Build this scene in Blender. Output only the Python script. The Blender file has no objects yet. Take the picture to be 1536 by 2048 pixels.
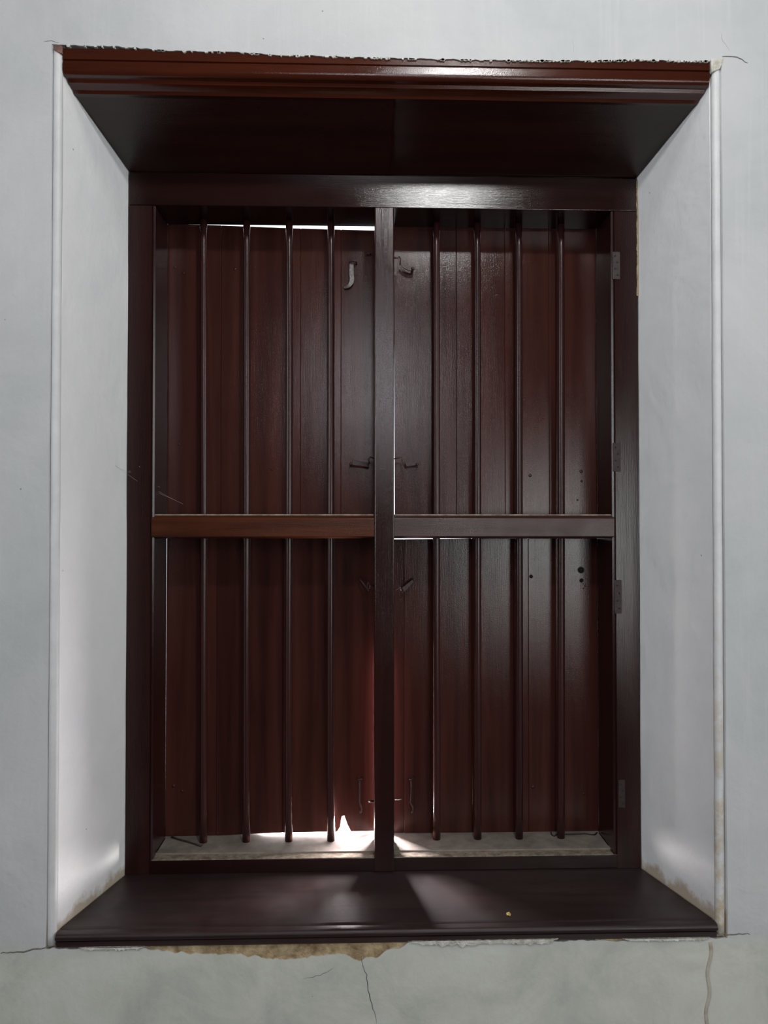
import bpy, bmesh, math, random
from mathutils import Vector, Matrix, noise

# ------------------------------------------------------------------ camera, world, lights, exposure
ZC = 1.55                      # lens height above the floor
YAW, PITCH, F = math.radians(1.7), math.radians(0.9), 1538.0   # F in pixels of the 1536 wide frame
S = bpy.context.scene
COL = S.collection
cam_d = bpy.data.cameras.new('camera'); cam = bpy.data.objects.new('camera', cam_d); COL.objects.link(cam)
cam_d.sensor_fit = 'HORIZONTAL'; cam_d.sensor_width = 36.0; cam_d.lens = 36.0 * F / 1536.0
cam_d.clip_start = 0.02
cam.location = (0, 0, ZC); cam.rotation_euler = (math.pi / 2 + PITCH, 0, -YAW)
S.camera = cam
S.view_settings.view_transform = 'Standard'; S.view_settings.look = 'None'
S.view_settings.gamma = 1.0; S.view_settings.use_curve_mapping = False
S.view_settings.exposure = -0.10
S.cycles.use_denoising = True
S.cycles.max_bounces = 8
S.cycles.sample_clamp_indirect = 6.0

world = bpy.data.worlds.new('daylight'); S.world = world; world.use_nodes = True
bg = world.node_tree.nodes['Background']
bg.inputs['Color'].default_value = (0.86, 0.92, 1.0, 1); bg.inputs['Strength'].default_value = 2.6

def area(name, loc, sx, sy, power, color, rot):
    d = bpy.data.lights.new(name, 'AREA'); d.shape = 'RECTANGLE'; d.size = sx; d.size_y = sy
    d.energy = power; d.color = color
    o = bpy.data.objects.new(name, d); COL.objects.link(o); o.location = loc; o.rotation_euler = rot
    return o
BACK = -1.7
UPW = (0.00, 0.30, 0.60 + ZC, 1.40 + ZC)       # x0, x1, z0, z1 of the two openings in the opposite wall
DOW = (0.90, 1.95, -0.72 + ZC, 0.40 + ZC)
RSW = (-1.0, 0.3, -0.25 + ZC, 1.55 + ZC)       # y0, y1, z0, z1 of the side windows
LSW = (-0.9, 0.2, -0.25 + ZC, 1.55 + ZC)
# the room's lamp, hung under the ceiling in front of the window
lamp_d = bpy.data.lights.new('ceiling_lamp', 'POINT'); lamp_d.energy = 46; lamp_d.shadow_soft_size = .06; lamp_d.color = (1.0, .995, .985)
lamp = bpy.data.objects.new('ceiling_lamp', lamp_d); COL.objects.link(lamp); lamp.location = (.36, .20, 1.53 + ZC)
# a second, frosted lamp nearer to the window wall
glow_d = bpy.data.lights.new('frosted_lamp', 'POINT'); glow_d.energy = 12; glow_d.shadow_soft_size = .16; glow_d.color = (1.0, .995, .985)
glow = bpy.data.objects.new('frosted_lamp', glow_d); COL.objects.link(glow); glow.location = (.30, .85, 1.72 + ZC)
area('upper_window_daylight', ((UPW[0] + UPW[1]) / 2, BACK - .02, (UPW[2] + UPW[3]) / 2), UPW[1] - UPW[0], UPW[3] - UPW[2],
     12, (0.95, 0.95, 1.0), (math.pi / 2, 0, 0))
area('right_window_daylight', (3.02, (RSW[0] + RSW[1]) / 2, (RSW[2] + RSW[3]) / 2), RSW[3] - RSW[2], RSW[1] - RSW[0], 25, (1.0, 0.985, 0.965), (0, math.pi / 2, 0))
area('left_window_daylight', (-2.62, (LSW[0] + LSW[1]) / 2, (LSW[2] + LSW[3]) / 2), LSW[3] - LSW[2], LSW[1] - LSW[0], 30, (0.96, 0.985, 1.0), (0, -math.pi / 2, 0))
area('doorway_daylight', ((DOW[0] + DOW[1]) / 2, BACK - .02, (DOW[2] + DOW[3]) / 2), DOW[1] - DOW[0], DOW[3] - DOW[2],
     18, (0.98, 1.0, 0.94), (math.pi / 2, 0, 0))
# daylight in the upright slit between the two pairs of shutters, behind the mullion
area('slit_daylight', (.056, 1.958, -.545 + ZC), .032, .44, 15, (1.0, .90, .93), (-math.pi / 2, 0, -math.radians(36)))
# sunlit courtyard ground seen through the slit under the shutters
area('courtyard_daylight', (-0.125, 1.955, -0.750 + ZC), 0.25, 0.05, 5.5, (1.0, 0.90, 0.90), (-math.pi / 2, 0, 0))

# sun-struck outer ledge just behind the broken foot of the lower left shutter
area('outer_ledge_glow', (-.060, 1.9640, -.7742 + ZC), .09, .024, 52, (1.0, .93, .92), (math.pi, 0, 0))

# ------------------------------------------------------------------ helpers
def at(px, py, Y):
    """point of the vertical plane y = Y that stands at pixel (px, py) of the photograph"""
    r = Vector((math.cos(YAW), -math.sin(YAW), 0))
    f = Vector((math.sin(YAW) * math.cos(PITCH), math.cos(YAW) * math.cos(PITCH), math.sin(PITCH)))
    u = r.cross(f)
    d = r * ((px - 768) / F) + f - u * ((py - 1024) / F)
    d *= Y / d.y
    return Vector((d.x, d.y, d.z + ZC))

def tag(o, label=None, cat=None, group=None, kind=None):
    if label: o['label'] = label
    if cat: o['category'] = cat
    if group: o['group'] = group
    if kind: o['kind'] = kind
    return o

WORLD = {}
def empty(name, loc, **kw):
    o = bpy.data.objects.new(name, None); COL.objects.link(o); o.location = loc; o.empty_display_size = .05
    WORLD[o.name] = Vector(loc)
    return tag(o, **kw)

def link_bm(name, bm, mat, parent=None, smooth=False, **kw):
    bmesh.ops.recalc_face_normals(bm, faces=bm.faces[:])
    lo = Vector((min(v.co.x for v in bm.verts), min(v.co.y for v in bm.verts), min(v.co.z for v in bm.verts)))
    hi = Vector((max(v.co.x for v in bm.verts), max(v.co.y for v in bm.verts), max(v.co.z for v in bm.verts)))
    org = Vector(((lo.x + hi.x) / 2, (lo.y + hi.y) / 2, lo.z))
    for v in bm.verts: v.co -= org
    me = bpy.data.meshes.new(name); bm.to_mesh(me); bm.free()
    me.materials.append(mat)
    if smooth is True: me.polygons.foreach_set('use_smooth', [True] * len(me.polygons))
    elif smooth: me.shade_smooth() if False else me.set_sharp_from_angle(angle=smooth)
    o = bpy.data.objects.new(name, me); COL.objects.link(o)
    WORLD[o.name] = org
    if parent:
        o.parent = parent; o.location = org - WORLD[parent.name]
    else: o.location = org
    return tag(o, **kw)

def box_bm(x0, x1, y0, y1, z0, z1, bev=0.0, seg=2, bm=None):
    own = bm is None
    b = bmesh.new()
    bmesh.ops.create_cube(b, size=1)
    for v in b.verts:
        v.co = Vector((x0 if v.co.x < 0 else x1, y0 if v.co.y < 0 else y1, (z0 if v.co.z < 0 else z1) + ZC))
    if bev: bmesh.ops.bevel(b, geom=b.edges[:], offset=bev, segments=seg, affect='EDGES', profile=.5)
    if own: return b
    me = bpy.data.meshes.new('t'); b.to_mesh(me); b.free(); bm.from_mesh(me); bpy.data.meshes.remove(me)
    return bm

def prism(poly, axis, a0, a1, bev=0.0, bm=None):
    """poly: 2D points; axis 'y' -> (x, z) extruded in y; axis 'x' -> (y, z); axis 'z' -> (x, y).  z is relative to the lens"""
    b = bmesh.new()
    def P(p, a):
        if axis == 'y': return (p[0], a, p[1] + ZC)
        if axis == 'x': return (a, p[0], p[1] + ZC)
        return (p[0], p[1], a + ZC)
    A = [b.verts.new(P(p, a0)) for p in poly]; B = [b.verts.new(P(p, a1)) for p in poly]
    n = len(poly)
    b.faces.new(A); b.faces.new(B[::-1])
    for i in range(n): b.faces.new((A[i], A[(i + 1) % n], B[(i + 1) % n], B[i]))
    bmesh.ops.recalc_face_normals(b, faces=b.faces[:])
    if bev: bmesh.ops.bevel(b, geom=b.edges[:], offset=bev, segments=1, affect='EDGES')
    if bm is None: return b
    me = bpy.data.meshes.new('t'); b.to_mesh(me); b.free(); bm.from_mesh(me); bpy.data.meshes.remove(me)
    return bm

def tube(points, r, n=8, bm=None, radii=None):
    bm = bm or bmesh.new()
    pts = [Vector(p) for p in points]
    rings = []
    ref = Vector((.31, .9, .27)).normalized()
    for i, p in enumerate(pts):
        t = (pts[min(i + 1, len(pts) - 1)] - pts[max(i - 1, 0)]).normalized()
        a = t.cross(ref).normalized(); c = t.cross(a).normalized()
        rr = radii[i] if radii else r
        rings.append([bm.verts.new(p + (a * math.cos(k * 2 * math.pi / n) + c * math.sin(k * 2 * math.pi / n)) * rr) for k in range(n)])
    for A, B in zip(rings, rings[1:]):
        for k in range(n): bm.faces.new((A[k], A[(k + 1) % n], B[(k + 1) % n], B[k]))
    bm.faces.new(rings[0][::-1]); bm.faces.new(rings[-1])
    return bm

def lathe_y(c, prof, n=20, bm=None):
    """turned round an axis along y; prof: (radius, y offset) pairs; c world point"""
    bm = bm or bmesh.new()
    rings = []
    for r, dy in prof:
        rings.append([bm.verts.new(c + Vector((r * math.cos(k * 2 * math.pi / n), dy, r * math.sin(k * 2 * math.pi / n)))) for k in range(n)])
    for A, B in zip(rings, rings[1:]):
        for k in range(n): bm.faces.new((A[k], A[(k + 1) % n], B[(k + 1) % n], B[k]))
    bm.faces.new(rings[0]); bm.faces.new(rings[-1])
    return bm

def fbm(x, y=0.0, s=0.0, oct=4):
    v = 0; a = 1; f = 1
    for _ in range(oct):
        v += a * noise.noise(Vector((x * f, y * f, s))); a *= .5; f *= 2.1
    return v

# ------------------------------------------------------------------ materials
class NT:
    def __init__(s, name):
        s.m = bpy.data.materials.new(name); s.m.use_nodes = True; s.t = s.m.node_tree
        s.p = s.t.nodes['Principled BSDF']
        s.co = s.n('ShaderNodeTexCoord')
    def n(s, typ, **kw):
        nd = s.t.nodes.new(typ)
        for k, v in kw.items():
            if k.startswith('in_'): nd.inputs[k[3:].replace('_', ' ')].default_value = v
            else: setattr(nd, k, v)
        return nd
    def l(s, a, b): s.t.links.new(a, b)
    def mapping(s, scale, coord='Object', loc=(0, 0, 0)):
        mp = s.n('ShaderNodeMapping'); mp.inputs['Scale'].default_value = scale; mp.inputs['Location'].default_value = loc
        s.l(s.co.outputs[coord], mp.inputs['Vector']); return mp.outputs['Vector']
    def noise(s, vec, scale, detail=5, rough=.55, dist=0):
        nd = s.n('ShaderNodeTexNoise'); nd.inputs['Scale'].default_value = scale; nd.inputs['Detail'].default_value = detail
        nd.inputs['Roughness'].default_value = rough; nd.inputs['Distortion'].default_value = dist
        s.l(vec, nd.inputs['Vector']); return nd.outputs['Fac']
    def ramp(s, fac, stops):
        r = s.n('ShaderNodeValToRGB'); cr = r.color_ramp
        while len(cr.elements) < len(stops): cr.elements.new(.5)
        for e, (p, c) in zip(cr.elements, stops):
            e.position = p; e.color = (c if len(c) == 4 else (*c, 1)) if isinstance(c, tuple) else (c, c, c, 1)
        s.l(fac, r.inputs['Fac']); return r.outputs['Color']
    def mix(s, fac, a, b, mode='MIX'):
        m = s.n('ShaderNodeMix', data_type='RGBA', blend_type=mode)
        for i, v in ((0, fac), (6, a), (7, b)):
            if isinstance(v, bpy.types.NodeSocket): s.l(v, m.inputs[i])
            else: m.inputs[i].default_value = v if i == 0 else (*v, 1)
        return m.outputs[2]
    def math(s, op, a, b=0.0, clamp=False):
        m = s.n('ShaderNodeMath', operation=op, use_clamp=clamp)
        for i, v in ((0, a), (1, b)):
            if isinstance(v, bpy.types.NodeSocket): s.l(v, m.inputs[i])
            else: m.inputs[i].default_value = v
        return m.outputs[0]
    def bump(s, h, strength, dist, normal=None):
        b = s.n('ShaderNodeBump'); b.inputs['Strength'].default_value = strength; b.inputs['Distance'].default_value = dist
        s.l(h, b.inputs['Height'])
        if normal: s.l(normal, b.inputs['Normal'])
        return b.outputs['Normal']

def wood(name, dark, light, axis='z', rough=.3, rvar=.12, bump=.25, scuff=0.0, scuff_col=(.2, .17, .15), spec=.5, rand=.25):
    s = NT(name)
    sc = {'z': (26, 26, 1.6), 'x': (1.6, 26, 26)}[axis]
    v = s.mapping(sc)
    info = s.n('ShaderNodeObjectInfo')
    off = s.n('ShaderNodeVectorMath', operation='ADD'); s.l(v, off.inputs[0])
    cmb = s.n('ShaderNodeCombineXYZ')
    k = s.math('MULTIPLY', info.outputs['Random'], 37.0)
    for q in 'XYZ': s.l(k, cmb.inputs[q])
    s.l(cmb.outputs[0], off.inputs[1]); v = off.outputs[0]
    g = s.noise(v, 1.0, 6, .6, .6)
    col = s.mix(s.ramp(g, [(.3, 0.0), (.72, 1.0)]), dark, light)
    tint = s.math('MULTIPLY_ADD', info.outputs['Random'], rand)
    s.t.nodes[-1].inputs[2].default_value = 1 - rand / 2
    col = s.mix(1.0, col, s.n('ShaderNodeRGB').outputs[0], 'MULTIPLY') if False else col
    hsv = s.n('ShaderNodeHueSaturation'); s.l(col, hsv.inputs['Color']); s.l(tint, hsv.inputs['Value']); col = hsv.outputs[0]
    obj = s.mapping((1, 1, 1))
    if scuff:
        m = s.noise(s.mapping((14, 14, 5) if axis == 'z' else (5, 14, 14)), 1.0, 8, .7)
        col = s.mix(s.ramp(m, [(.60, 0.0), (.75, scuff)]), col, scuff_col)
    s.l(col, s.p.inputs['Base Color'])
    rn = s.noise(obj, 9, 4, .6)
    s.l(s.ramp(rn, [(.3, rough - rvar / 2), (.75, rough + rvar)]), s.p.inputs['Roughness'])
    s.p.inputs['Specular IOR Level'].default_value = spec
    streak = s.noise(s.mapping((420, 420, 16) if axis == 'z' else (16, 420, 420)), 1.0, 3, .6)
    speck = s.noise(obj, 560, 2, .6)
    wav = s.noise(s.mapping((16, 16, 3) if axis == 'z' else (3, 16, 16)), 1.0, 3, .5)
    n1 = s.bump(wav, .5 * bump, .006)
    n2 = s.bump(streak, bump, .0007, n1)
    n3 = s.bump(speck, bump, .0010, n2)
    s.l(n3, s.p.inputs['Normal'])
    return s.m

M = {}
M['plank'] = wood('shutter_varnish', (.033, .0104, .0082), (.072, .0222, .0168), 'z', .12, .06, .20, .0, spec=.32)
M['frame'] = wood('frame_varnish', (.015, .0050, .0044), (.028, .0090, .0076), 'z', .13, .06, .22, spec=.4)
M['frame_h'] = wood('rail_varnish', (.009, .0026, .0022), (.018, .0052, .0042), 'x', .11, .05, .20)
M['soffit'] = wood('lintel_varnish', (.030, .0058, .0024), (.062, .0125, .0048), 'x', .14, .06, .20)
M['soffit_board'] = wood('soffit_varnish', (.010, .0030, .0022), (.022, .0062, .0042), 'x', .22, .08, .24)
M['sill'] = wood('sill_varnish', (.016, .0078, .0074), (.034, .0170, .0160), 'x', .40, .16, .25)
M['rail_old'] = wood('worn_rail', (.022, .0075, .0050), (.105, .0300, .0120), 'x', .20, .10, .35, spec=.22)
M['rail_dusty'] = wood('dusty_rail', (.028, .0110, .0095), (.060, .0270, .0225), 'x', .30, .16, .35)
M['bar'] = wood('bar_varnish', (.024, .0080, .0072), (.042, .0140, .0125), 'z', .22, .08, .10, spec=.4)

def simple(name, c1, c2, scale, rough=.7, metallic=0.0, bump=.3, dist=.002, detail=6):
    s = NT(name); v = s.mapping((1, 1, 1))
    n = s.noise(v, scale, detail, .65)
    s.l(s.mix(s.ramp(n, [(.35, 0.0), (.68, 1.0)]), c1, c2), s.p.inputs['Base Color'])
    s.p.inputs['Roughness'].default_value = rough; s.p.inputs['Metallic'].default_value = metallic
    s.l(s.bump(s.noise(v, scale * 2.3, 6, .65), bump, dist), s.p.inputs['Normal'])
    return s.m
M['dust'] = simple('dusty_ledge', (.150, .125, .105), (.250, .215, .185), 22, .85, 0, .3, .001)
M['dust_edge'] = simple('dusty_edge', (.110, .085, .060), (.300, .255, .190), 60, .85, 0, .4, .001)
M['iron'] = simple('painted_iron', (.022, .012, .011), (.060, .034, .030), 180, .36, .2, .5, .0008)
M['iron_bright'] = simple('bright_iron', (.10, .085, .085), (.26, .24, .24), 260, .38, .5, .6, .0008)  # paler iron, with the hanging hook's speckled highlight put into its colour
M['hinge'] = simple('painted_hinge', (.012, .0055, .005), (.030, .014, .012), 160, .30, .1, .8, .0012)
M['hole'] = simple('dark_hole', (.004, .003, .003), (.010, .007, .006), 90, .8)
M['earth'] = simple('earth_plaster', (.190, .125, .060), (.560, .440, .270), 34, .95, 0, .9, .006)
M['chip'] = simple('broken_plaster', (.42, .40, .33), (.72, .71, .68), 70, .9, 0, .8, .004)
M['bare'] = simple('bare_wood', (.10, .045, .035), (.23, .13, .11), 90, .8)
M['ridge'] = simple('ridge_plaster', (.36, .31, .24), (.52, .51, .45), 40, .9, 0, .5, .003)
M['crack'] = simple('crack_shadow', (.10, .09, .08), (.22, .21, .20), 120, .95)
M['twig'] = simple('dry_twig', (.020, .013, .010), (.050, .032, .022), 120, .8)
M['wire'] = simple('rusty_wire', (.018, .012, .010), (.045, .028, .022), 200, .5, .4)
M['leaf'] = simple('yellow_leaf', (.32, .24, .04), (.50, .40, .10), 160, .6)
M['web'] = simple('cobweb_silk', (.35, .33, .33), (.45, .43, .43), 100, .8)
M['floor'] = simple('stone_floor', (.045, .035, .03), (.07, .06, .05), 4, .6)
M['ceil'] = simple('ceiling_wash', (.06, .045, .035), (.10, .075, .06), 3, .9)
M['room'] = simple('room_distemper', (.035, .033, .03), (.055, .052, .05), 3, .9)

def plaster():
    s = NT('wall_distemper'); v = s.mapping((1, 1, 1), 'Generated')
    geo = s.n('ShaderNodeNewGeometry'); sep = s.n('ShaderNodeSeparateXYZ'); s.l(geo.outputs['Position'], sep.inputs[0])
    mp = s.n('ShaderNodeMapping'); s.l(geo.outputs['Position'], mp.inputs['Vector']); pos = mp.outputs[0]
    big = s.noise(pos, 2.2, 5, .6, .4); mid = s.noise(pos, 9, 6, .65, .3); fine = s.noise(pos, 70, 4, .6)
    col = s.mix(s.ramp(big, [(.35, 0.0), (.65, 1.0)]), (.430, .446, .456), (.545, .545, .552))
    col = s.mix(s.ramp(mid, [(.40, .0), (.75, .55)]), col, (.50, .52, .51))
    # brush marks
    br = s.n('ShaderNodeMapping'); br.inputs['Scale'].default_value = (60, 60, 3); s.l(geo.outputs['Position'], br.inputs['Vector'])
    brn = s.noise(br.outputs[0], 1.0, 4, .6)
    col = s.mix(s.ramp(brn, [(.55, 0.0), (.8, .25)]), col, (.62, .62, .62))
    # the dado below the sill has an older, greenish wash with blotches
    dn = s.math('ADD', s.math('MULTIPLY', s.math('SUBTRACT', -.845 + ZC, sep.outputs['Z']), 26.0), s.math('MULTIPLY', s.math('SUBTRACT', mid, .5), 1.2))
    dmask = s.math('ADD', dn, .5, True)
    blot = s.ramp(s.noise(pos, 5.5, 6, .65, .6), [(.36, (.44, .455, .400)), (.52, (.540, .545, .480)), (.70, (.610, .620, .565))])
    col = s.mix(s.math('MULTIPLY', dmask, .85), col, blot)
    # the reveals get a paler colour than the wall face
    rv = s.math('GREATER_THAN', sep.outputs['Y'], 1.5655)
    col = s.mix(rv, col, s.mix(s.ramp(mid, [(.35, .0), (.70, 1.0)]), (.745, .755, .765), (.800, .800, .805)))
    # water stains along the sill at the foot of both reveals
    inrev = s.math('MULTIPLY', s.math('GREATER_THAN', sep.outputs['Y'], 1.563), s.math('LESS_THAN', sep.outputs['Z'], -.60 + ZC))
    hgt = s.math('SUBTRACT', sep.outputs['Z'], -.815 + ZC)
    st = s.math('SUBTRACT', s.math('MULTIPLY_ADD', s.noise(pos, 16, 5, .65), .11), hgt)
    s.t.nodes[-2].inputs[2].default_value = -.020
    stm = s.math('MULTIPLY', s.math('MULTIPLY', st, 45.0, True), inrev)
    col = s.mix(s.math('MULTIPLY', stm, .75), col, (.36, .27, .16))
    # fly specks
    vo = s.n('ShaderNodeTexVoronoi'); vo.inputs['Scale'].default_value = 11; vo.inputs['Randomness'].default_value = 1; s.l(pos, vo.inputs['Vector'])
    col = s.mix(s.ramp(vo.outputs['Distance'], [(.012, .8), (.022, 0.0)]), col, (.16, .15, .13))
    s.l(col, s.p.inputs['Base Color'])
    s.p.inputs['Roughness'].default_value = .62; s.p.inputs['Specular IOR Level'].default_value = .25
    n1 = s.bump(big, .35, .03); n2 = s.bump(mid, .30, .008, n1); n3 = s.bump(fine, .22, .0015, n2); n4 = s.bump(brn, .12, .0015, n3)
    s.l(n4, s.p.inputs['Normal'])
    return s.m
M['wall'] = plaster()

def bead_mat():
    s = NT('bead_distemper')
    geo = s.n('ShaderNodeNewGeometry'); sep = s.n('ShaderNodeSeparateXYZ'); s.l(geo.outputs['Position'], sep.inputs[0])
    pos = geo.outputs['Position']
    mid = s.noise(pos, 14, 6, .65)
    col = s.mix(s.ramp(mid, [(.35, 0.0), (.7, 1.0)]), (.57, .575, .58), (.66, .66, .665))
    run = s.math('MULTIPLY', s.math('MULTIPLY', s.math('SUBTRACT', -.10 + ZC, sep.outputs['Z']), 1.5, True), s.math('GREATER_THAN', sep.outputs['X'], .2))
    blot = s.ramp(s.noise(pos, 20, 6, .7), [(.44, 0.0), (.60, .9)])
    col = s.mix(s.math('MULTIPLY', run, blot), col, (.46, .37, .25))
    s.l(col, s.p.inputs['Base Color']); s.p.inputs['Roughness'].default_value = .5
    s.l(s.bump(s.noise(pos, 40, 4, .6), .3, .002), s.p.inputs['Normal'])
    return s.m
M['bead'] = bead_mat()

# ------------------------------------------------------------------ the setting
XL, XR, ZF, ZT = -2.6, 3.0, -1.55, 2.05
YW, YF, YS, YB = 1.560, 1.810, 1.937, 1.900      # wall face, frame face, shutter face, bar axis

# ragged line of the plaster above the lintel, and of the broken plaster under the sill (x, z relative to the lens)
TOPL = [(-.628, .9700), (-.605, .9690), (-.49, .9690), (-.40, .9625), (-.25, .9615), (-.17, .9570), (-.08, .9572), (.04, .9552), (.18, .9545),
        (.34, .9552), (.48, .9572), (.58, .9610), (.68, .9600), (.7485, .9620)]
BOTL = [(-.628, -.8440), (-.50, -.8455), (-.435, -.8440), (-.425, -.8475), (-.36, -.8570), (-.31, -.8610), (-.24, -.8620), (-.20, -.8680), (-.155, -.8760),
        (-.09, -.8660), (-.03, -.8640), (-.015, -.8740), (-.003, -.8790), (.008, -.8710), (.03, -.8720), (.055, -.8560), (.085, -.8510), (.095, -.8400), (.20, -.8440),
        (.32, -.8440), (.45, -.8440), (.49, -.8450), (.53, -.8475), (.56, -.8440), (.64, -.8460), (.68, -.8440), (.7485, -.8430)]
def interp(tab, x):
    if x <= tab[0][0]: return tab[0][1]
    for (a, b), (c, d) in zip(tab, tab[1:]):
        if x <= c: return b + (d - b) * (x - a) / (c - a)
    return tab[-1][1]
NTOP, NSIDE = 300, 60
def loop(xl, xr, zb, zt, Y, ragged=0.0, wob=0.0):
    pts = []
    for i in range(NTOP):
        x = xl + (xr - xl) * i / NTOP
        z = zt
        if ragged: z = interp(TOPL, x) + ragged * .0022 * fbm(x * 60, 0, 1.3)
        pts.append((x, Y, z))
    z1 = interp(TOPL, xr) if ragged else zt
    z0 = interp(BOTL, xr) if ragged else zb
    for i in range(NSIDE):
        z = z1 + (z0 - z1) * i / NSIDE
        pts.append((xr + wob * .0014 * fbm(z * 3, 0, 5.1), Y, z))
    for i in range(NTOP):
        x = xr + (xl - xr) * i / NTOP
        z = zb
        if ragged: z = interp(BOTL, x) + ragged * .0042 * fbm(x * 55, 0, 7.7)
        pts.append((x, Y, z))
    z1 = interp(TOPL, xl) if ragged else zt
    z0 = interp(BOTL, xl) if ragged else zb
    for i in range(NSIDE):
        z = z0 + (z1 - z0) * i / NSIDE
        pts.append((xl + wob * .0014 * fbm(z * 3, 0, 9.1), Y, z))
    return pts
def make_wall():
    bm = bmesh.new()
    loops = [loop(XL, XR, ZF, ZT, YW), loop(-.645, .770, -.95, 1.02, YW),
             loop(-.6265, .7475, 0, 0, YW, 1.0, 1.0), loop(-.6245, .7455, 0, 0, YW + .005, 1.0, 1.0),
             loop(-.6240, .7450, -.8460, .972, YW + .010),
             loop(-.6070, .7270, -.8460, .972, YW + .012, 0, .5), loop(-.5470, .6620, -.8460, .972, YF + .002, 0, 1.0),
             loop(-.5470, .6620, -.8460, .972, 1.932), loop(-.5470, .6620, -.8460, .840, 1.934), loop(-.5470, .6620, -.8460, .840, 2.08),
             loop(XL, XR, ZF, ZT, 2.08)]
    V = [[bm.verts.new((x, y, z + ZC)) for x, y, z in lp] for lp in loops]
    n = len(V[0])
    V.append(V[0])
    for A, B in zip(V, V[1:]):
        for i in range(n): bm.faces.new((A[i], A[(i + 1) % n], B[(i + 1) % n], B[i]))
    return bm
wall = link_bm('wall_front', make_wall(), M['wall'], kind='structure', label='white distempered plaster wall around the shuttered window')

# earth plaster bared under the sill, and the white break beside it, set back behind the finish coat
def strip(x0, x1, zt, zb, y0, y1, n=60, seed=0):
    poly = [(x0 + (x1 - x0) * i / n, zt) for i in range(n + 1)] + [(x1 - (x1 - x0) * i / n, zb + .004 * fbm(i * .3, 0, seed)) for i in range(n + 1)]
    return prism(poly, 'y', y0, y1)
link_bm('bare_plaster', strip(-.436, .094, -.8385, -.886, YW + .0035, YW + .009, 80, 2), M['earth'], wall, label='brown earth plaster bared under the sill')
link_bm('bare_plaster', strip(.476, .690, -.8375, -.856, YW + .0035, YW + .009, 40, 4), M['earth'], wall, label='brown earth plaster bared under the right end of the sill')
def ragged_chip(x0, x1, zt, hz, seed, y=YW, n=70):
    top = [(x0 + (x1 - x0) * i / n, zt + .0008 * fbm(i * .5, 0, seed)) for i in range(n + 1)]
    bot = [(x1 - (x1 - x0) * i / n, zt - hz * (.55 + .9 * abs(fbm((n - i) * .22, 0, seed + 3))) * min(1, 5 * (1 - abs(2 * i / n - 1)) + .1)) for i in range(n + 1)]
    return prism(top + bot, 'y', y - .0035, y + .004, .0008)
link_bm('plaster_break', ragged_chip(.094, .40, -.8375, .014, 12), M['chip'], wall, label='white broken plaster edge')
link_bm('plaster_break', ragged_chip(-.56, -.43, -.8400, .009, 15), M['chip'], wall, label='white broken plaster edge')
link_bm('plaster_break', ragged_chip(.53, .71, -.8400, .010, 18), M['chip'], wall, label='white broken plaster edge')
# loose piece of plaster at the right end of the lintel, bare wood at the left end
def flat_poly(px, Y, th, bev=.0008):
    return prism([((p := at(x, y, Y)).x, p.z - ZC) for x, y in px], 'y', Y - th, Y + th, bev)
link_bm('plaster_chip', flat_poly([(1420, 121), (1445, 117), (1441, 133), (1438, 140), (1421, 147)], YW + .002, .005), M['chip'], wall, label='loose white plaster corner piece')
link_bm('wood_end', flat_poly([(109, 95), (126, 92), (126, 110), (117, 108), (110, 103)], YW + .004, .006), M['bare'], wall, label='bare brown wood end')
def side_joint():
    n = 70
    z0, z1 = .545, .822
    poly = [(.6612, z0 + (z1 - z0) * i / n) for i in range(n + 1)]
    poly += [(.6585 - .0016 * max(0, fbm(i * .16, 0, 6.5)) - .0008 * fbm(i * .6, 0, 2.5), z1 - (z1 - z0) * i / n) for i in range(n + 1)]
    return prism(poly, 'y', YF - .0012, YF + .0012)
link_bm('joint_filler', side_joint(), M['earth'], wall, label='tan filler in the joint beside the right jamb')
def chips_top():
    bm = bmesh.new(); rnd = random.Random(5)
    for i in range(150):
        x = rnd.uniform(-.60, .72) if i % 3 else rnd.uniform(.30, .72)
        z = interp(TOPL, x) - .0012
        w = rnd.uniform(.002, .007); h = rnd.uniform(.0012, .0035)
        k = 6
        poly = [(x + w * math.cos(a) * rnd.uniform(.6, 1.1), z + h * math.sin(a) * rnd.uniform(.6, 1.1)) for a in [j * 2 * math.pi / k for j in range(k)]]
        prism(poly, 'y', YW - .001, YW + .006, bm=bm)
    return bm
tag(link_bm('plaster_crumbs', chips_top(), M['chip'], wall), kind='stuff', label='ragged crumbs of plaster along the lintel')
# cracks
def crack(px, w=.0009, Y=YW, seed=0):
    bm = bmesh.new(); rnd = random.Random(seed)
    P = []
    for (a, b), (c, d) in zip(px, px[1:]):
        n = max(2, int(math.hypot(c - a, d - b) / 6))
        for i in range(n): P.append((a + (c - a) * i / n + rnd.uniform(-1.2, 1.2), b + (d - b) * i / n + rnd.uniform(-1.2, 1.2)))
    P.append(px[-1])
    pts = [at(x, y, Y) + Vector((0, .0003, 0)) for x, y in P]
    m = len(pts)
    tube(pts, w, 5, bm, [w * (.35 + .65 * math.sin(math.pi * min(.97, (i + .5) / m)) ** .6) for i in range(m)])
    return bm
for k, (px, w) in enumerate([([(722, 1912), (726, 1935), (733, 1950), (735, 1975), (741, 2000), (750, 2030), (753, 2047)], .0011),
        ([(605, 1958), (640, 1951), (668, 1936)], .0007), ([(0, 1906), (40, 1904), (75, 1898), (104, 1893)], .0016),
        ([(1436, 1866), (1460, 1870), (1490, 1867), (1500, 1869)], .0014), ([(1445, 114), (1468, 113), (1485, 120), (1496, 126)], .0014),
        ([(1440, 60), (1446, 84), (1462, 104)], .0005), ([(1144, 72), (1148, 92), (1147, 112)], .0004), ([(88, 84), (104, 82), (118, 86)], .0008)]):
    link_bm('crack', crack(px, w, seed=k), M['crack'], wall)
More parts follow.
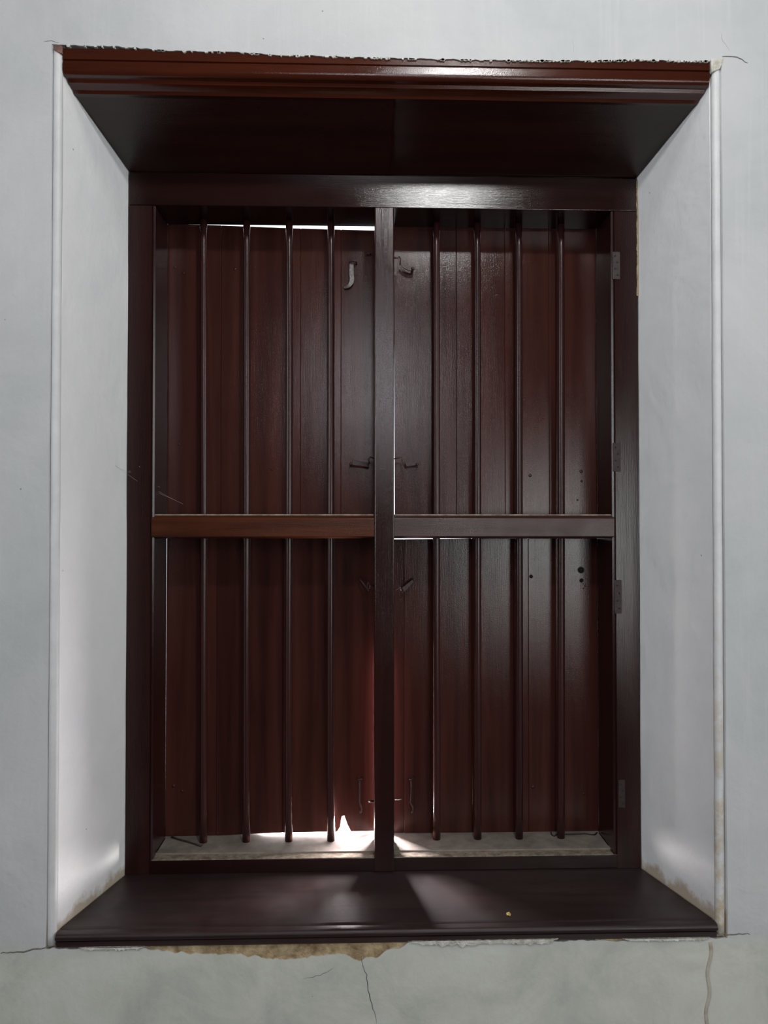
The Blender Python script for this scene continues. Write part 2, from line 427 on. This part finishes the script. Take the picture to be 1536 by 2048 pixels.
# old ridge in the plaster below the right end of the sill
pts = [at(1420 + 3 * math.sin(i * .7) - i * .35, 1884 + i * 9, YW) + Vector((0, .0015, 0)) for i in range(20)]
link_bm('plaster_ridge', tube(pts, .0042, 8), M['ridge'], wall, smooth=True)

# corner beads of the reveals
for nm, x0, x1, seed, ztop, lab in (('trim_1', -.6155, -.6165, 3, .962, 'white rounded plaster bead on the left corner of the window recess'),
                                     ('trim_2', .7372, .7345, 8, .944, 'stained white plaster bead on the right corner of the window recess')):
    pts = []
    for i in range(90):
        z = -.838 + (ztop + .838) * i / 89
        t = i / 89
        pts.append(Vector((x1 + (x0 - x1) * t + .0008 * fbm(z * 5, 0, seed), YW + .0085, z + ZC)))
    link_bm(nm, tube(pts, .0093, 14), M['bead'], smooth=True, kind='structure', label=lab)

# the rest of the room
link_bm('floor', box_bm(XL - .2, XR + .2, BACK - .3, 2.08, ZF - .1, ZF), M['floor'], kind='structure', label='dark stone floor of the room')
link_bm('ceiling', box_bm(XL - .2, XR + .2, BACK - .3, 2.08, ZT, ZT + .1), M['ceil'], kind='structure', label='dark timber ceiling of the room')
def side_wall(x0, x1, W):
    bm = bmesh.new()
    for a, b, c, d in ((BACK - .3, W[0], ZF, ZT), (W[1], 2.08, ZF, ZT), (W[0], W[1], ZF, W[2] - ZC), (W[0], W[1], W[3] - ZC, ZT)):
        box_bm(x0, x1, a, b, c, d, bm=bm)
    return bm
link_bm('wall_left', side_wall(XL - .2, XL, LSW), M['room'], kind='structure', label='shaded left wall of the room with an open window')
link_bm('wall_right', side_wall(XR, XR + .2, RSW), M['room'], kind='structure', label='shaded right wall of the room with an open window')
def back_wall():
    bm = bmesh.new()
    u0, u1, u2, u3 = UPW[0], UPW[1], UPW[2] - ZC, UPW[3] - ZC
    d0, d1, d2, d3 = DOW[0], DOW[1], DOW[2] - ZC, DOW[3] - ZC
    y0, y1 = BACK - .3, BACK
    box_bm(XL, u0, y0, y1, ZF, ZT, bm=bm)
    box_bm(u0, u1, y0, y1, ZF, u2, bm=bm); box_bm(u0, u1, y0, y1, u3, ZT, bm=bm)
    box_bm(u1, d0, y0, y1, ZF, ZT, bm=bm)
    box_bm(d0, d1, y0, y1, ZF, d2, bm=bm); box_bm(d0, d1, y0, y1, d3, ZT, bm=bm)
    box_bm(d1, XR, y0, y1, ZF, ZT, bm=bm)
    return bm
link_bm('wall_back', back_wall(), M['room'], kind='structure', label='shaded wall opposite with two open windows')

# ------------------------------------------------------------------ lintel and sill, splayed like the reveals
def xl(Y): return -.6055 + max(0, Y - 1.572) / .238 * .0600
def xr(Y): return .7245 - max(0, Y - 1.572) / .238 * .0640
def splayed(profile, tilt=0.0, nx=24, inset=.0008, sag=0.0):
    """closed profile of (y, z); lofted along x between the two splayed reveals"""
    bm = bmesh.new(); rows = []
    for i in range(nx + 1):
        t = i / nx; row = []
        for y, z in profile:
            a, b = xl(y) + inset, xr(y) - inset
            row.append(bm.verts.new((a + (b - a) * t, y, z + ZC + tilt * (t - .5) + sag * .0012 * fbm(t * 6, y * 9, 3.3))))
        rows.append(row)
    n = len(profile)
    for A, B in zip(rows, rows[1:]):
        for k in range(n): bm.faces.new((A[k], A[(k + 1) % n], B[(k + 1) % n], B[k]))
    bm.faces.new(rows[0]); bm.faces.new(rows[-1][::-1])
    return bm
lp = [(1.930, .966), (1.566, .966), (1.563, .965), (1.562, .9425), (1.5655, .9410), (1.5655, .9390), (1.562, .9375)]
for k in range(7):
    a = math.pi / 2 * k / 6
    lp.append((1.5625 + .010 * (1 - math.cos(a)), .9250 - .012 * math.sin(a)))
lp += [(1.580, .9120), (1.583, .9060), (1.590, .9045), (1.599, .9000), (1.603, .8945)]
lp += [(1.612, .8930), (1.812, .8285), (1.930, .8285)]
lintel = empty('lintel', (.06, 1.75, .83 + ZC), label='reddish varnished wooden lintel with moulded edge above the window', cat='lintel')
# two boards meet in the middle of the soffit
def splayed_part(profile, t0, t1, nx=16):
    bm = bmesh.new(); rows = []
    for i in range(nx + 1):
        t = t0 + (t1 - t0) * i / nx
        rows.append([bm.verts.new((xl(y) + .0008 + (xr(y) - xl(y) - .0016) * t, y, z + ZC + .0004 * fbm(t * 9, y * 5, 2.2))) for y, z in profile])
    n = len(profile)
    for A, B in zip(rows, rows[1:]):
        for k in range(n): bm.faces.new((A[k], A[(k + 1) % n], B[(k + 1) % n], B[k]))
    bm.faces.new(rows[0]); bm.faces.new(rows[-1][::-1])
    return bm
i0 = len(lp) - 3
mould = lp[:i0] + [(1.612, .8990), (1.930, .9000)]
link_bm('moulding', splayed_part(mould, 0, 1, 40), M['soffit'], lintel, smooth=math.radians(24), label='moulded reddish front edge')
board = [(1.603, .8980), (1.603, .8945), (1.612, .8930), (1.812, .8285), (1.928, .8285), (1.928, .8980)]
link_bm('soffit_board', splayed_part(board, 0, .507), M['soffit_board'], lintel)
link_bm('soffit_board', splayed_part([(y, z + (.0012 if z < .897 else 0)) for y, z in board], .5074, 1), M['soffit_board'], lintel)

sp = [(1.950, -.8120), (1.585, -.8120), (1.578, -.8125), (1.575, -.8140), (1.571, -.8128)]
for k in range(9):
    a = math.pi * k / 8
    sp.append((1.5585 - .0075 * math.sin(a), -.8200 + .0072 * math.cos(a)))
sp += [(1.561, -.8290), (1.5575, -.8300), (1.5570, -.8390), (1.560, -.8420), (1.950, -.8420)]
sill = link_bm('window_sill', splayed(sp, 0, 40), M['sill'], smooth=math.radians(24),
               label='broad dark varnished sill board with rounded nosing under the barred window', cat='sill')

# ------------------------------------------------------------------ window frame with its bars
win = empty('window_1', (.057, 1.87, -.812 + ZC), kind='structure', label='dark varnished wooden window frame with round bars, mullion and two cross rails')
JLO, JLI, JRI, JRO = -.5455, -.4835, .5970, .6600
ZH, ZHT, ZR = .7494, .8270, -.7800
def jamb(xo, xi, s):
    # plan: face, small bead on the inner arris, straight rebate behind
    bm = prism([(xo, YF), (xi - s * .008, YF), (xi - s * .007, YF + .003), (xi - s * .004, YF + .001), (xi, YF + .004), (xi, 1.9265), (xo, 1.9265)], 'z', -.8115, .748)
    return prism([(xo, 1.9265), (xi - s * .003, 1.9265), (xi - s * .003, 1.985), (xo, 1.985)], 'z', -.8115, .826, bm=bm)
link_bm('jamb', jamb(JLO, JLI, 1), M['frame'], win)
link_bm('jamb', jamb(JRO, JRI, -1), M['frame'], win)
link_bm('head_rail', box_bm(JLO, JRO, YF, 1.927, ZH, ZHT, .0015), M['frame_h'], win)
link_bm('bottom_rail', box_bm(JLO + .001, JRO - .001, YF + .001, 1.948, -.8118, ZR, .0015), M['frame_h'], win)
link_bm('mullion', box_bm(.0313, .0775, YF - .005, 1.908, -.8115, ZH + .001, .003), M['frame'], win)
link_bm('ledge_plate', prism([(JLI - .004, 1.838), (.5990, 1.836), (.5985, 1.845), (JRI - .001, 1.852), (JRI - .001, 1.9275), (JRI + .0028, 1.9275), (JRI + .0028, 1.99), (JLI - .0028, 1.99), (JLI - .0028, 1.9275), (JLI + .001, 1.9275), (JLI + .001, 1.845)], 'z', -.7795, -.7752, .0006), M['dust'], win, label='dusty pale ledge at the foot of the bars')
link_bm('rail_dust', box_bm(JLI - .002, .0308, YF + .0005, 1.838, -.7806, -.7788, .0004), M['dust_edge'], win, label='dusty front edge of the ledge')
link_bm('rail_dust', box_bm(.0767, .5960, YF + .0005, 1.836, -.7806, -.7788, .0004), M['dust_edge'], win, label='dusty front edge of the ledge')
def rail(x0, x1, t):
    p = [(YF - .003, .0131), (YF - .003, -.0295), (YF + .010, -.0340), (1.915, -.0340), (1.915, .0225), (YF + .016, .0225), (YF + .010, .0215)]
    return prism(p, 'x', x0, x1, .0012)
cr1 = link_bm('cross_rail', rail(-.4890, .0311, 0), M['rail_old'], win, label='worn orange-brown cross rail')
cr2 = link_bm('cross_rail', rail(.0764, .6010, 0), M['rail_dusty'], win, label='grey-brown cross rail')
for c, x0, x1 in ((cr1, -.486, .029), (cr2, .079, .598)):
    n = 60
    poly = [(x0 + (x1 - x0) * i / n, .0228) for i in range(n + 1)] + [(x1 - (x1 - x0) * i / n, .0150 + .0022 * fbm(i * .35, x0, 4)) for i in range(n + 1)]
    bm = bmesh.new()
    T = [bm.verts.new((x, YF + .0135 - .0135 * (.0228 - z) / .0097, z + ZC)) for x, z in poly]
    bm.faces.new(T)
    r = bmesh.ops.extrude_face_region(bm, geom=bm.faces[:])
    for v in [g for g in r['geom'] if isinstance(g, bmesh.types.BMVert)]: v.co += Vector((0, -.0008, .0008))
    bmesh.ops.triangulate(bm, faces=bm.faces[:])
    link_bm('dust_line', bm, M['dust_edge'], c, label='grey line of dust on the top edge')
BARS = [(-.3895, -.3842), (-.2840, -.2798), (-.1790, -.1762), (-.0752, -.0736), (.1872, .1857), (.2895, .2870), (.3935, .3899), (.4992, .4944)]
for k, (xt, xb) in enumerate(BARS):
    rnd = random.Random(k)
    pts = []
    for i in range(25):
        t = i / 24; z = .758 + (-.777 - .758) * t
        pts.append(Vector((xt + (xb - xt) * t + .0006 * math.sin(3 * t + k), YB + .0006 * math.sin(5 * t + 2 * k), z + ZC)))
    link_bm('bar', tube(pts, .0090, 18, radii=[.0088 + .0006 * t / 24 for t in range(25)]), M['bar'], win, smooth=True)
# hinge leaves let into the right jamb
for k, (xa, ya, xb, yb) in enumerate([(1224, 504, 1240, 559), (1225, 886, 1241, 943), (1229, 1160, 1243, 1227), (1236, 1560, 1250, 1615)]):
    a, b = at(xa, ya, YF), at(xb, yb, YF)
    h = link_bm('hinge_leaf', box_bm(a.x, b.x, YF - .0022, YF + .001, b.z - ZC, a.z - ZC, .0006, 1), M['hinge'], win)
    for q in range(4):
        c = Vector((a.x + (b.x - a.x) * (.35 + .3 * (q % 2)), YF - .0022, a.z + (b.z - a.z) * (.16 + .23 * q)))
        link_bm('screw', lathe_y(c, [(.0024, 0), (.0022, -.0007), (.0008, -.0003)], 10), M['hole'], h)
# staples and pins on the sides of the mullion
def pin(px, Y=1.880): return [at(x, y, Y) for x, y in px]
for px, r in (([(748, 917), (741, 914), (737, 918), (739, 928)], .0020), ([(786, 918), (798, 916), (804, 914), (805, 924), (811, 938)], .0016),
              ([(786, 516), (795, 516), (798, 513), (801, 518), (800, 530)], .0019), ([(750, 1603), (742, 1602), (737, 1602)], .0026),
              ([(786, 1601), (797, 1601), (804, 1599)], .0016), ([(748, 1172), (740, 1170), (737, 1164), (735, 1172), (737, 1182)], .0016),
              ([(786, 1179), (796, 1178), (801, 1174), (803, 1181)], .0016)):
    link_bm('staple', tube(pin(px), r, 8), M['iron'], win, smooth=True)

# ------------------------------------------------------------------ the four shutters
def X(px, py=800): return at(px, py, YS).x
def plank(x0, x1, zb0, zb1, zt0, zt1, k, rnd, notch=None, th=.010, lap=False, xb0=None, xt0=None):
    poly = [(x0 if xb0 is None else xb0, zb0)]
    if notch: poly += notch
    poly += [(x1, zb1), (x1, zt1), (x0 if xt0 is None else xt0, zt0)]
    dy = rnd.uniform(-.0006, .0006); tilt = math.radians(rnd.uniform(-.45, .45))
    bm = prism(poly, 'y', YS, YS + th, .0008 if notch else .0011)
    cx = (x0 + x1) / 2
    for v in bm.verts: v.co.y += dy + (v.co.x - cx) * math.tan(tilt)
    if lap: prism([(x1 - .004, zb1 + .001), (x1 + .006, zb1 + .001), (x1 + .006, zt1 - .001), (x1 - .004, zt1 - .001)], 'y', YS + .004, YS + .008, bm=bm)
    return bm
G = .0001
def shutter(edges, zb, zt, label, seed, notch=None, left=None):
    rnd = random.Random(seed)
    x0, x1 = edges[0], edges[-1]
    s = empty('shutter', ((x0 + x1) / 2, YS, zb(x0) + ZC), label=label, cat='shutter', group='four plank shutters of the window')
    for k, (a, b) in enumerate(zip(edges, edges[1:])):
        nt = notch if notch and a < notch[0][0] < b else None
        link_bm('plank', plank(a + G, b - G, zb(a), zb(b), zt(a), zt(b), k, rnd, nt, lap=k < len(edges) - 2, xb0=left[0] if left and k == 0 else None, xt0=left[1] if left and k == 0 else None), M['plank'], s)
    return s
ramp = lambda x, xa, za, xb, zb: za + (zb - za) * min(1, max(0, (x - xa) / (xb - xa)))
ul = shutter([JLI - .0028] + [X(p) for p in (442, 601, 682)] + [.0790], lambda x: -.031, lambda x: ramp(x, -.40, .7560, -.30, .7500) if x < -.3 else ramp(x, -.30, .7500, .08, .7435),
             'upper left plank shutter with daylight slit along its top and a hanging flat hook', 11)
ur = shutter([X(790)] + [X(p) for p in (913, 1010, 1098)] + [JRI + .0028], lambda x: -.0355, lambda x: .7570,
             'upper right plank shutter, its inner edge parted from the mullion by a thin bright line', 12, left=(X(789.8), X(787.3)))
zll = lambda x: ramp(x, -.30, -.7750, -.24, -.7712) if x < -.24 else ramp(x, -.24, -.7706, .08, -.7675)
notch = [(X(674, 1660), zll(X(674, 1660)))] + [(p.x, p.z - ZC) for p in (at(680, 1654, YS), at(683.5, 1634, YS), at(688.5, 1632, YS), at(695, 1650, YS))] + [(X(702, 1660), zll(X(702, 1660)))]
ll = shutter([JLI - .0026] + [X(p, 1300) for p in (433, 566, 668)] + [.0405], zll, lambda x: -.0335,
             'lower left plank shutter with a broken notch glowing at its foot', 13, notch, left=(JLI - .0027, JLI - .0013))
lr = shutter([.0720] + [X(p, 1300) for p in (808, 944, 1057)] + [JRI + .0029], lambda x: ramp(x, .085, -.7725, .13, -.7752), lambda x: ramp(x, .08, -.0385, .26, -.0362),
             'lower right plank shutter with two round bolt holes near its hinge side', 14)

# latches, each a part of the shutter it is screwed to
def ribbon(px, Y0, w, th=.0012, bow=()):
    """flat bent strip: px centre line, Y per point"""
    pts = [at(x, y, yy) for (x, y), yy in zip(px, Y0)]
    bm = bmesh.new(); rows = []
    for i, p in enumerate(pts):
        t = (pts[min(i + 1, len(pts) - 1)] - pts[max(i - 1, 0)]).normalized()
        s = t.cross(Vector((0, 1, 0))).normalized(); n = s.cross(t).normalized()
        ww = w[i] / 2 if isinstance(w, (list, tuple)) else w / 2
        rows.append([bm.verts.new(p + s * ww * a + n * th * b) for a, b in ((-1, -1), (1, -1), (1, 1), (-1, 1))])
    for A, B in zip(rows, rows[1:]):
        for k in range(4): bm.faces.new((A[k], A[(k + 1) % 4], B[(k + 1) % 4], B[k]))
    bm.faces.new(rows[0]); bm.faces.new(rows[-1][::-1])
    bmesh.ops.bevel(bm, geom=bm.edges[:], offset=.0004, segments=1, affect='EDGES')
    return bm
h = link_bm('latch_hook', ribbon([(703, 526), (703, 536), (703, 548), (704, 558), (703, 565), (699, 571), (693, 574), (688, 575)],
        [1.931, 1.929, 1.927, 1.926, 1.926, 1.926, 1.928, 1.931], [.010, .011, .0115, .0115, .011, .009, .008, .006]), M['iron_bright'], ul, label='flat iron hook hanging loose')
link_bm('staple', tube([at(700, 528, 1.936), at(700, 523, 1.925), at(707, 522, 1.920), at(713, 524, 1.925), at(713, 529, 1.936)], .0020, 8), M['iron'], h, smooth=True)
link_bm('staple', tube([at(734, 509, 1.936), at(736, 507, 1.926), at(740, 507, 1.926), at(741, 509, 1.936)], .0018, 8), M['iron'], ul, smooth=True)
def tab(px, par, knob, Y=1.915, lab=None):
    t = link_bm('latch_tab', flat_poly(px, Y, .0016, .0004), M['iron'], par, label=lab)
    c = at(*knob, Y); c.y = Y
    link_bm('rivet', lathe_y(c, [(.0030, .020), (.0034, -.001), (.0036, -.003), (.0020, -.0052)], 12), M['iron'], t, smooth=True)
tab([(706, 920), (739, 926), (738, 934), (704, 930)], ul, (702, 928))
tab([(801, 524), (806, 528), (826, 533), (830, 539), (819, 542), (808, 537), (802, 531)], ur, (825, 538))
tab([(809, 924), (834, 924), (836, 930), (813, 933)], ur, (834, 929))
tab([(804, 1176), (826, 1158), (829, 1161), (809, 1184)], lr, (828, 1160), 1.920)
link_bm('latch_hook', tube([at(715, 1154, 1.930), at(722, 1161, 1.918), at(730, 1172, 1.912), at(735, 1178, 1.912), at(739, 1176, 1.912), at(739, 1171, 1.916)], .0017, 8), M['iron'], ll, smooth=True, label='thin iron hook')
for par, x in ((ll, 719), (lr, 822)):
    hk = link_bm('latch_hook', tube([at(x, 1561, 1.926), at(x, 1585, 1.929), at(x + (0 if par is ll else -1), 1606, 1.931), at(x + 2, 1612, 1.929), at(x + 4, 1618, 1.926), at(x + 3, 1624, 1.926), at(x + 1, 1625, 1.928)], .0022, 8), M['iron'], par, smooth=True, label='thin iron hook hanging down')
    link_bm('staple', tube([at(x - 5, 1556, 1.936), at(x - 3, 1559, 1.925), at(x, 1560, 1.921), at(x + 4, 1558, 1.925), at(x + 5, 1554, 1.936)], .0017, 8), M['iron'], hk, smooth=True)
# bolt holes and nail heads
def ringhole(par, px, py, r):
    c = at(px, py, YS)
    o = link_bm('bolt_hole', lathe_y(c, [(r, .002), (r, -.0012), (r * .86, -.0018), (r * .74, -.0006), (r * .70, .0)], 22), M['iron'], par, smooth=True)
    link_bm('bolt', lathe_y(c, [(r * .66, .001), (r * .66, -.0008), (r * .40, -.0020), (r * .2, -.0021)], 18), M['hole'], o, smooth=True)
ringhole(lr, 1162, 1140, .0086); ringhole(lr, 1163, 1161, .0052); ringhole(lr, 1062, 1153, .0048)
for par, px, py, r in ((ll, 347, 1572, .0040), (ll, 364, 1582, .0034), (lr, 1066, 1574, .0040), (lr, 1167, 1587, .0030), (ur, 1060, 951, .0042), (ur, 1162, 943, .0040),
                       (ur, 1163, 962, .0032), (ul, 350, 535, .0032), (ul, 367, 546, .0030), (ul, 358, 889, .0028), (ur, 1155, 1000, .0026), (ul, 470, 538, .0034)):
    link_bm('nail_head', lathe_y(at(px, py, YS), [(r, .001), (r, -.0006), (r * .5, -.0016)], 12), M['iron'], par, smooth=True)
# knots and dents that stand proud under the varnish
rnd = random.Random(3)
for par, px, py in ((ur, 1021, 628), (ur, 1082, 838), (lr, 995, 1336), (ul, 538, 940), (ul, 607, 962), (ul, 692, 1020), (lr, 1172, 1176)):
    bm = bmesh.new()
    for q in range(7):
        c = at(px + rnd.uniform(-6, 6), py + rnd.uniform(-9, 9), YS)
        r = rnd.uniform(.0008, .0022)
        lathe_y(c, [(r, .001), (r * .8, -.0006), (r * .3, -.0011)], 7, bm)
    link_bm('knot_scar', bm, M['plank'], par, smooth=True)

# ------------------------------------------------------------------ loose small things
ZL = -.7752
def on_ledge(px, py):
    y = 1.9
    for _ in range(6):
        p = at(px, py, y); y *= (ZL + .002) / (p.z - ZC)
    return at(px, py, y)
tw = [on_ledge(343, 1674), on_ledge(358, 1679), on_ledge(374, 1683), on_ledge(390, 1688), on_ledge(402, 1692), on_ledge(406, 1689)]
link_bm('twig', tube(tw, .0022, 7, radii=[.0026, .0024, .0021, .0022, .0026, .0012]), M['twig'], smooth=True, label='thin dry twig lying on the dusty ledge at the left end', cat='twig')
wr = [on_ledge(1102, 1664), on_ledge(1103, 1669), on_ledge(1108, 1672), on_ledge(1113, 1669), on_ledge(1124, 1668.5), on_ledge(1150, 1668), on_ledge(1170, 1667), on_ledge(1182, 1669), on_ledge(1190, 1669), on_ledge(1194, 1665)]
link_bm('bent_wire', tube(wr, .0016, 7), M['wire'], smooth=True, label='bent dark wire with hooked ends lying on the dusty ledge at the right end', cat='wire')
c = at(1017, 1826, 1.604); c.z = -.8118 + ZC
bm = bmesh.new()
lf = [(-.0045, -.004), (-.001, -.0075), (.003, -.006), (.0048, -.001), (.003, .0065), (-.001, .0085), (-.004, .004)]
ctr = bm.verts.new(c + Vector((0, 0, .0030)))
rim = [bm.verts.new(c + Vector((x, y, .0012 + .0012 * math.sin(i * 2.1)))) for i, (x, y) in enumerate(lf)]
low = [bm.verts.new(v.co - Vector((0, 0, .0008))) for v in rim]; lc = bm.verts.new(ctr.co - Vector((0, 0, .0008)))
for i in range(7):
    j = (i + 1) % 7
    bm.faces.new((ctr, rim[i], rim[j])); bm.faces.new((lc, low[j], low[i])); bm.faces.new((rim[i], low[i], low[j], rim[j]))
link_bm('leaf_scrap', bm, M['leaf'], label='tiny yellow leaf scrap on the dark sill', cat='leaf')
bm = bmesh.new()
for a, b, sag in ((at(230, 930, 1.765), at(350, 1000, 1.892), .008), (at(258, 941, 1.808), at(366, 1008, 1.892), .006), (at(278, 932, 1.808), at(320, 975, 1.85), .003), (at(231, 932, 1.765), at(262, 945, 1.808), .002)):
    tube([a.lerp(b, i / 10) - Vector((0, 0, sag * math.sin(math.pi * i / 10))) for i in range(11)], .00022, 4, bm)
link_bm('cobweb', bm, M['web'], label='thin cobweb strands stretched from the left reveal across the frame', cat='cobweb')
